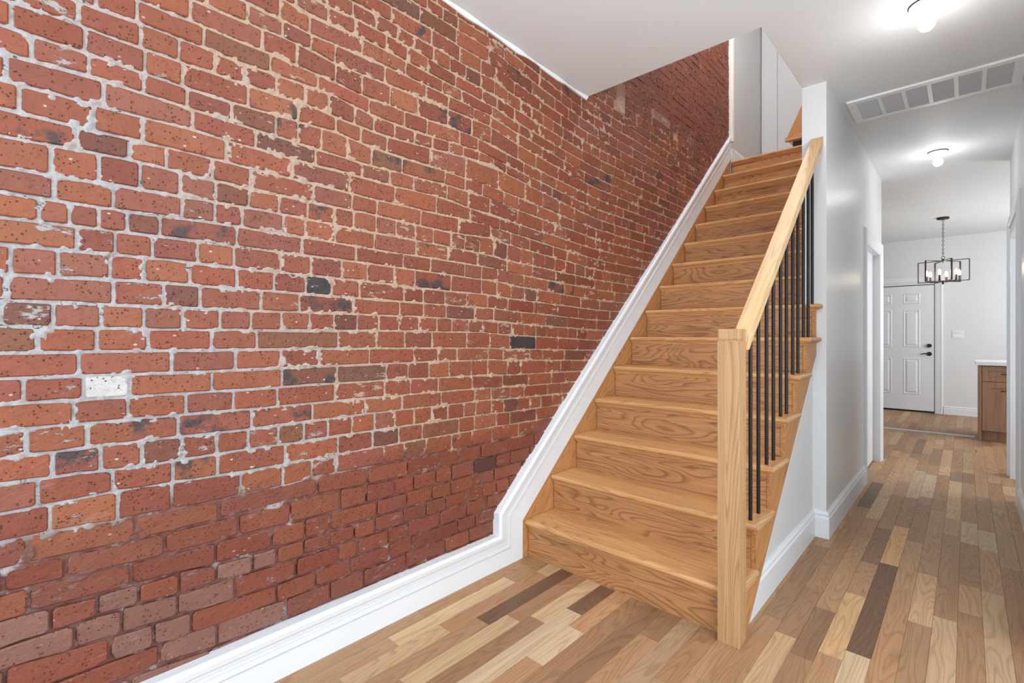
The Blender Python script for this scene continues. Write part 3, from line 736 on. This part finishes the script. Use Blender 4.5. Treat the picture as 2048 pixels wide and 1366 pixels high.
for i in range(len(rows)-1):
    x0, x1 = rows[i], rows[i+1]
    ylo = -1.75 if x1 <= XR+.001 else 1.0 if x0 < XR+.1 else YE
    y = ylo - random.random()*.4
    fx = sorted(FIXED.get(i, []))
    under = (x1 < XA+.02 and x0 > .03)
    while y < YB:
        nxt = [f for f in fx if f[0] >= y-1e-4]
        if nxt and nxt[0][0]-y < .12:
            f = nxt[0]; 
            if planks and planks[-1][0] == x0 and f[0] > y: planks[-1][3] = f[0]
            planks.append([x0, x1, f[0], f[1], f[2]]); y = f[1]; continue
        Ln = random.choice([.28, .42, .55, .7, .85, 1.0, 1.2])*random.uniform(.85, 1.15)
        y1 = y+Ln
        if nxt and y1 > nxt[0][0]-.10: y1 = nxt[0][0]
        planks.append([x0, x1, y, y1, random.choice(pool)]); y = y1
vis = []
for p in planks:
    x0, x1, y0, y1, c = p
    if y1 < -1.75 or y0 > YB: continue
    if x1 < XA-.02 and y0 > Y0+.06 and y1 < YE and x0 > -.05: continue      # under the stairs
    if x0 > XR+.13 and y1 < 4.46: continue
    y1 = min(y1, YB)
    if x0 < 1.06 and y0 < Y0+.03 < y1: y1 = Y0+.10
    vis.append((x0, x1, y0, y1, c))
def plank_mesh(x0, x1, y0, y1):
    b = .0009; z = random.uniform(-.0005, .0004)
    V = [(x0, y0, -.012), (x1, y0, -.012), (x1, y1, -.012), (x0, y1, -.012),
         (x0+.0002, y0+.0002, z-.001), (x1-.0002, y0+.0002, z-.001), (x1-.0002, y1-.0002, z-.001), (x0+.0002, y1-.0002, z-.001),
         (x0+b, y0+b, z), (x1-b, y0+b, z), (x1-b, y1-b, z), (x0+b, y1-b, z)]
    F = []
    for k in (0, 4):
        for i in range(4): F.append([k+i, k+(i+1) % 4, k+4+(i+1) % 4, k+4+i])
    F.append([8, 9, 10, 11])
    return V, F
def plank_rank(p):
    x0, x1, y0, y1, c = p
    yy = min(max((y0+y1)/2, -1.2), 99); dx, dy = (x0+x1)/2-1.807, yy+1.581
    dep = -dx*.6826+dy*.7308
    if dep < .3: return 0
    u = 1024+973.8*(dx*.7308+dy*.6826)/dep; v = 671.6+973.8*1.209/dep
    if u < -60 or u > 2130 or v > 1440: return 0
    return (y1-y0)*(x1-x0)/dep**3
vis.sort(key=lambda p: -plank_rank(p))
V, F, T1, R1 = [], [], [], []
for k, p in enumerate(vis):
    v, f = plank_mesh(*p[:4]); m = random.uniform(.93, 1.07)
    tint = tuple(min(q*s_*m, .85) for q, s_ in zip(lin(p[4]), (.88, .85, .84)))+(1,)
    rnd = (random.random(), random.random(), random.random(), 1)
    if k < 300:
        o = mesh_obj('plank', v, f, M_PLANK, FLOOR)
        set_attr(o.data, 'tint', [tint]*12); set_attr(o.data, 'rnd', [rnd]*12)
    else:
        b = len(V); V += v; F += [[b+i for i in q] for q in f]; T1 += [tint]*12; R1 += [rnd]*12
o = mesh_obj('far_planks', V, F, M_PLANK, FLOOR, 'stuff')
set_attr(o.data, 'tint', T1); set_attr(o.data, 'rnd', R1)
nb = MB().box(-.05, XR, -3.5, -1.75, -.012, 0).box(XR, 3.12, -3.5, 1.0, -.012, 0).build('entrance_boards', M_PLANK, FLOOR)
set_attr(nb.data, 'tint', [tuple(lin((150, 120, 90)))+(1,)]*16); set_attr(nb.data, 'rnd', [(.3, .6, .1, 1)]*16)
# pale strip laid on the back-room floor, imitating a streak of glare
glare_strip = MB().prism([(6.40, 0), (6.41, .006), (6.47, .006), (6.48, 0)], -1.0, 1.875, lambda u, v, w: (w, u, v))
struct(glare_strip, 'floor_glare_strip', paint('pale_glare', (.62, .60, .60, 1), .35))

# ------------------------------------------------------------------ staircase
ST = thing('staircase', 'oak staircase with fifteen bullnose treads climbing along the brick wall', 'staircase')
TH = .027
def nose(y, z):      # side profile of a tread front (y grows to the back)
    r = TH/2
    return [(y+r-r*math.cos(a), z-r+r*math.sin(a)) for a in np.linspace(-math.pi/2, math.pi/2, 7)]
XT = lambda k: 1.155+.016*k*RUN       # outer edge of the return nosings
for k in range(15):
    yn = Y0+k*RUN; zt = (k+1)*RISE; openend = k <= 6
    back = yn+RUN+.030 if k < 14 else yn+.10
    pr = nose(yn, zt)+[(yn+.030, zt), (back, zt), (back, zt-TH), (yn+.030, zt-TH)]
    xe = (XT(k) if openend else XC+.0)
    m = MB(); n = len(pr)
    # the right end is mitred against the return nosing
    ends = [(xe-min(max(y-yn, 0), .030)) if openend else xe for y, z in pr]
    if k == 6: ends = [e if y < YF-.002 else XC for (y, z), e in zip(pr, ends)]
    m.v = [(XS, y, z) for y, z in pr]+[(e, y, z) for (y, z), e in zip(pr, ends)]
    m.f = [[i, (i+1) % n, n+(i+1) % n, n+i] for i in range(n)]+[list(range(n))[::-1], [n+i for i in range(n)]]
    if k == 6:
        m = MB(); pr6 = nose(yn, zt)+[(yn+.030, zt), (YF-.001, zt), (YF-.001, zt-TH), (yn+.030, zt-TH)]; n = len(pr6)
        en = [xe-min(max(y-yn, 0), .030) for y, z in pr6]
        m.v = [(XS, y, z) for y, z in pr6]+[(e, y, z) for (y, z), e in zip(pr6, en)]
        m.f = [[i, (i+1) % n, n+(i+1) % n, n+i] for i in range(n)]+[list(range(n))[::-1], [n+i for i in range(n)]]
        m.box(XS, XC, YF-.001, back, zt-TH, zt)
    tr = m.build('tread', M_TREAD, ST, smooth=True)
    if openend:
        r = TH/2; yb = min(yn+RUN+.034, YF-.001)
        prof = [(xe-.030, zt-TH), (xe-.030, zt)]+[(xe-r+r*math.cos(a), zt-r+r*math.sin(a)) for a in np.linspace(math.pi/2, -math.pi/2, 7)]
        m = MB(); n = len(prof)
        m.v = [(x, yn+max(0, (xe-x)) if x > xe-.0301 else yn, z) for x, z in prof]+[(x, yb, z) for x, z in prof]
        m.f = [[i, (i+1) % n, n+(i+1) % n, n+i] for i in range(n)]+[list(range(n))[::-1], [n+i for i in range(n)]]
        m.build('return_nosing', M_RETURN, tr, smooth=True)
        # small cove under the return
        zc = zt-TH
        MB().prism([(1.142, zc), (xe-.010, zc), (1.150, zc-.006), (1.142, zc-.016)], yn+.032, yb-.012, lambda u, v, w: (u, w, v)).build('return_cove', M_RETURN, tr)
    xr = (1.122 if openend else XC)
    yr = yn+.028
    zc = zt-TH
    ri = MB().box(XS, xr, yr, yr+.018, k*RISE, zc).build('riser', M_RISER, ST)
    cv = [(yr, zc), (yr-.017, zc), (yr-.015, zc-.005), (yr-.008, zc-.009), (yr-.004, zc-.018), (yr, zc-.019)]
    MB().prism(cv, XS, min(xr+.02, XT(k)-.012) if openend else xr, lambda u, v, w: (w, u, v)).build('cove_molding', M_TREAD, ri)
# wall-side stringer
MB().prism([(.397, 0), (.397, .215), (YLEFT_END, .215+SL*(YLEFT_END-.397)), (YLEFT_END, 2.6), (.75, 0)], .0, .038, lambda u, v, w: (w, u, v)).build('wall_stringer', M_STRING, ST)
# open-side stringer: sawtooth above, straight rake below
saw = [(.575, 0), (Y0+.030, 0)]
for k in range(7):
    y = Y0+k*RUN+.030; zt = (k+1)*RISE-TH
    saw.append((y, zt))
    yn2 = min(y+RUN, YF-.001); saw.append((yn2, zt))
    if yn2 >= YF-.001: break
saw.append((YF-.001, SL*(YF-.001-.575)))
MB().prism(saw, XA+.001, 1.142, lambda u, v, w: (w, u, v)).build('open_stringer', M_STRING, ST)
rebase(ST, (.55, Y0, 0))

# railing
RL = thing('stair_railing', 'pale oak handrail and square newel post with black metal balusters beside the stairs', 'railing')
NX, NY_, NA = 1.083, .387, .083
npst = MB().box(NX, NX+NA, NY_, NY_+NA, 0, 1.188).build('newel_post', M_NEWEL, RL, bevel=.0015)
MB().box(NX+.003, NX+NA-.003, NY_+.003, NY_+NA-.003, 1.186, 1.193).build('groove', M_NEWEL, npst)
MB().box(NX, NX+NA, NY_, NY_+NA, 1.192, 1.236).build('post_cap', M_NEWEL, npst, bevel=.006)
ya, yb = NY_+NA-.002, YF
zt = lambda y: 1.212+SL*(y-.47)
hr = MB().prism([(ya, zt(ya)), (yb, zt(yb)), (yb, zt(yb)-.058), (ya, zt(ya)-.058)], 1.114, 1.178, lambda u, v, w: (w, u, v)).build('handrail', M_RAIL, RL, bevel=.003)
for k in range(1, 7):
    for off in (.057, .168):
        y = Y0+k*RUN+off
        if k == 6:
            if off > .1: continue
            y = 1.812
        x = 1.110+.016*k*RUN*.6; z0 = (k+1)*RISE
        MB().tube((x, y, z0-.002), (x, y, zt(y)-.056), .0082, 10).build('baluster', M_BLACK, RL, smooth=True)
rebase(RL, (NX+NA/2, NY_+NA/2, 0))

# next flight, seen past the top of the stairs
UF = thing('upper_staircase', 'oak foot of the next flight at the top of the stairs beside the partition', 'staircase')
yq = 3.76
MB().prism([(.545, 3.09), (.515, 3.155), (.655, 3.46), (1.04, 4.30), (1.04, 3.075)], yq, yq+.04, lambda u, v, w: (u, w, v)).build('stringer', M_STRING, UF)
MB().prism([(.500, 3.118), (.503, 3.140), (.515, 3.150), (1.04, 3.150), (1.04, 3.112), (.515, 3.110)], yq-.03, yq+.01, lambda u, v, w: (u, w, v)).build('tread', M_TREAD, UF, bevel=.004)
MB().prism([(.530, 3.112), (.545, 3.085), (.56, 3.075), (1.04, 3.075), (1.04, 3.112)], yq-.015, yq+.01, lambda u, v, w: (u, w, v)).build('cove_molding', M_TREAD, UF)
MB().box(.60, 1.04, yq+.0, yq+.03, 3.0, 3.08).build('riser', M_RISER, UF)
MB().box(.585, .66, 3.675, 3.72, UP, 3.075).build('baluster_shoe', M_BLACK, UF, bevel=.003)
rebase(UF, (.8, yq, UP))
UB = MB().sweep([(.030, YLEFT_END+.03), (.030, 4.60)], [(0, 3.0), (.014, 3.0), (.014, 3.12), (.008, 3.15), (0, 3.15)], lambda u, v, h: (u, v, h))
struct(UB, 'baseboard_upper', M_TRIM)

# ------------------------------------------------------------------ ceiling vent
VT = thing('ceiling_vent', 'long white return air grille with six louvred sections in the hall ceiling', 'vent')
vx0, vx1, vy0, vy1 = 1.232, 2.048, 2.225, 2.630
fz = H-.014
fr = MB()
for a in ((vx0, vx1, vy0, vy0+.045), (vx0, vx1, vy1-.045, vy1), (vx0, vx0+.045, vy0+.045, vy1-.045), (vx1-.045, vx1, vy0+.045, vy1-.045)):
    fr.box(a[0], a[1], a[2], a[3], fz, H)
fr.build('frame', M_VENT, VT, bevel=.003)
MB().box(vx0+.04, vx1-.04, vy0+.04, vy1-.04, H-.003, H-.001).build('backing', paint('vent_shadow', (.22, .22, .22, 1), .8), VT)
sw = (vx1-vx0-.09)/6
for i in range(6):
    a = vx0+.045+i*sw
    if i: MB().box(a-.010, a+.010, vy0+.045, vy1-.045, fz+.001, H-.002).build('divider', M_VENT, VT)
    m = MB(); nl = 19; st = (vy1-vy0-.09)/nl
    for j in range(nl):
        y = vy0+.045+(j+.5)*st
        m.prism([(y-.0070, fz+.010), (y-.0060, fz+.0115), (y+.0075, fz+.0035), (y+.0065, fz+.002)], a-.002, a+sw+.002, lambda u, v, w: (w, u, v))
    m.build('louvre', M_LOUV, VT)['kind'] = 'stuff'
rebase(VT, ((vx0+vx1)/2, (vy0+vy1)/2, H))

# ------------------------------------------------------------------ bare-bulb lampholders
def lampholder(x, y, label, tilt):
    t = thing('ceiling_lamp', label, 'lamp', group='bare bulbs on the hall ceiling')
    rot = Vector((0, 0, 1)).rotation_difference(Vector((tilt[0], tilt[1], 1)).normalized()).to_matrix()
    MB().lathe([(0, 0), (.062, 0), (.066, -.004), (.064, -.012), (.050, -.018), (.040, -.022), (.030, -.034), (.024, -.040), (0, -.040)], (x, y, H), 'z', 28).build('lampholder', M_PORC, t, smooth=True)
    MB().lathe([(.0665, -.001), (.068, -.003), (.0665, -.006)], (x, y, H), 'z', 28).build('gasket', M_DARK, t)
    MB().lathe([(0, -.036), (.0135, -.036), (.0145, -.042), (.0135, -.047), (.0150, -.052), (.020, -.058)], (x, y, H), 'z', 20, rot).build('bulb_neck', M_PORC, t, smooth=True)
    MB().lathe([(.019, -.056), (.026, -.064), (.0315, -.076), (.033, -.088), (.030, -.101), (.022, -.112), (.010, -.118), (0, -.119)], (x, y, H), 'z', 24, rot).build('bulb', M_BULB, t, smooth=True)
    point_light('ceiling_lamp_light', (x, y, H-.24), 1.4, .05, (1.0, .985, .965))
    rebase(t, (x, y, H))
lampholder(1.672, 1.350, 'white porcelain lampholder with lit bare bulb on ceiling nearer than the vent', (-.0, -.15))
lampholder(1.632, 3.765, 'white porcelain lampholder with lit bare bulb on ceiling beyond the vent', (.0, -.06))

# ------------------------------------------------------------------ chandelier
CH = thing('chandelier', 'dark bronze open frame chandelier with six lit candle bulbs hanging in back room', 'chandelier')
cx, cy = 1.583, 6.79
MB().lathe([(0, 0), (.060, 0), (.063, -.004), (.063, -.020), (.058, -.024), (.012, -.026), (0, -.034)], (cx, cy, H), 'z', 24).build('canopy', M_BRONZE, CH, smooth=True)
ch = MB(); z = H-.03; i = 0
while z > 2.235:
    a = i % 2
    pts_ = [Vector((math.cos(t)*.0085, 0, math.sin(t)*.017)) for t in np.linspace(0, 2*math.pi, 9)[:-1]]
    pts_ = [Vector((0, p.x, p.z)) if a else p for p in pts_]
    for j in range(8):
        ch.tube(Vector((cx, cy, z-.014))+pts_[j], Vector((cx, cy, z-.014))+pts_[(j+1) % 8], .0024, 5)
    z -= .026; i += 1
c_ = ch.build('chain', M_BRONZE, CH); c_['kind'] = 'stuff'
rg = MB()
for j in range(14):
    a0, a1 = 2*math.pi*j/14, 2*math.pi*(j+1)/14
    rg.tube((cx+.018*math.cos(a0), cy, 2.215+.018*math.sin(a0)), (cx+.018*math.cos(a1), cy, 2.215+.018*math.sin(a1)), .0035, 6)
rg.build('hanging_ring', M_BRONZE, CH, smooth=True)
MB().lathe([(0, 2.197), (.012, 2.195), (.014, 2.180), (.045, 2.176), (.045, 2.166), (.010, 2.162), (.006, 2.150), (0, 2.148)], (cx, cy, 0), 'z', 16).build('top_hub', M_BRONZE, CH, smooth=True)
MB().lathe([(0, 1.925), (.012, 1.922), (.050, 1.915), (.050, 1.903), (.012, 1.898), (.010, 1.885), (.014, 1.878), (0, 1.868)], (cx, cy, 0), 'z', 16).build('bottom_hub', M_BRONZE, CH, smooth=True)
for j in range(3):
    an = math.radians(-10+60*j); R_ = .252; z0, z1 = 1.908, 2.172
    u = Vector((math.cos(an), math.sin(an), 0)); w_ = Vector((-u.y, u.x, 0)); c0 = Vector((cx, cy, 0))
    m = MB()
    def bar(a0, a1, b0, b1, hw=.0085):
        k = len(m.v)
        for s_ in (-hw, hw):
            for (a, b) in ((a0, b0), (a1, b0), (a1, b1), (a0, b1)):
                p = c0+u*a+w_*s_; m.v.append((p.x, p.y, b))
        m.f += [[k+q for q in f_] for f_ in ((0,3,2,1),(4,5,6,7),(0,1,5,4),(1,2,6,5),(2,3,7,6),(3,0,4,7))]
    bar(-R_, R_, z0-.004, z0+.004); bar(-R_, R_, z1-.004, z1+.004); bar(-R_-.004, -R_+.004, z0, z1); bar(R_-.004, R_+.004, z0, z1)
    m.build('frame_loop', M_BRONZE, CH)
for j in range(6):
    an = math.radians(20+60*j); p = Vector((cx+.165*math.cos(an), cy+.165*math.sin(an), 1.908))
    m = MB().tube((cx+.04*math.cos(an), cy+.04*math.sin(an), 1.909), tuple(p), .005, 6)
    m.build('arm', M_BRONZE, CH)
    cn = MB().lathe([(0, 0), (.016, .002), (.016, .008), (.0105, .012), (.0105, .075), (0, .076)], tuple(p), 'z', 12).build('candle_sleeve', M_BRONZE, CH, smooth=True)
    MB().lathe([(.008, .074), (.0135, .086), (.0165, .100), (.0155, .114), (.010, .130), (.004, .143), (0, .146)], tuple(p), 'z', 12).build('candle_bulb', M_CANDLE, CH, smooth=True)
rebase(CH, (cx, cy, H))

# ------------------------------------------------------------------ light switch
SW = thing('light_switch', 'white double rocker light switch plate on the back wall right of door', 'switch')
MB().box(1.640, 1.772, YB-.006, YB, 1.165, 1.292).build('switch_plate', M_TRIM, SW, bevel=.0025)
for x in (1.682, 1.730):
    MB().prism([(YB-.006, 1.192), (YB-.009, 1.194), (YB-.0065, 1.2285), (YB-.012, 1.263), (YB-.006, 1.265)], x-.018, x+.018, lambda u, v, w: (w, u, v)).build('rocker', M_COUNTER, SW)
rebase(SW, (1.706, YB, 1.228))

# ------------------------------------------------------------------ base cabinet and worktop
CB = thing('base_cabinet', 'brown wood shaker base cabinet with drawer above door under white worktop', 'cabinet')
cx0, cx1, cyf, cyb = 1.905, 2.52, 6.20, 6.80
MB().box(cx0+.02, cx1, cyf+.022, cyb, .115, .868).build('carcass', M_CAB, CB)
MB().box(cx0, cx0+.026, cyf-.004, cyb, 0, .868).build('end_panel', M_CAB, CB, bevel=.0015)
MB().box(cx0+.02, cx1, cyf+.07, cyf+.09, 0, .115).build('toe_kick', M_CAB, CB)
def shaker(name, x0, x1, z0, z1, rail):
    y = cyf; d_ = MB()
    d_.box(x0, x1, y+.010, y+.021, z0, z1)
    d_.box(x0, x1, y, y+.012, z1-rail, z1).box(x0, x1, y, y+.012, z0, z0+rail).box(x0, x0+rail, y, y+.012, z0+rail, z1-rail).box(x1-rail, x1, y, y+.012, z0+rail, z1-rail)
    return d_.build(name, M_CAB, CB)
def pull(par, x0, x1, z):
    MB().tube((x0, cyf, z), (x0, cyf-.028, z), .004).tube((x1, cyf, z), (x1, cyf-.028, z), .004).tube((x0-.012, cyf-.028, z), (x1+.012, cyf-.028, z), .005).build('handle', M_BRONZE, par, smooth=True)
dr = shaker('drawer', cx0+.032, cx1-.01, .688, .858, .052)
pull(dr, 2.10, 2.24, .775)
dd_ = shaker('door', cx0+.032, cx1-.01, .122, .680, .066)
pull(dd_, 2.10, 2.24, .585)
rebase(CB, ((cx0+cx1)/2, (cyf+cyb)/2, 0))
wt = MB().box(1.878, 2.56, 6.165, 6.83, .870, .912).build('worktop', M_COUNTER, bevel=.004)
tag(wt, 'white stone worktop slab lying on the brown wood base cabinet', 'worktop')
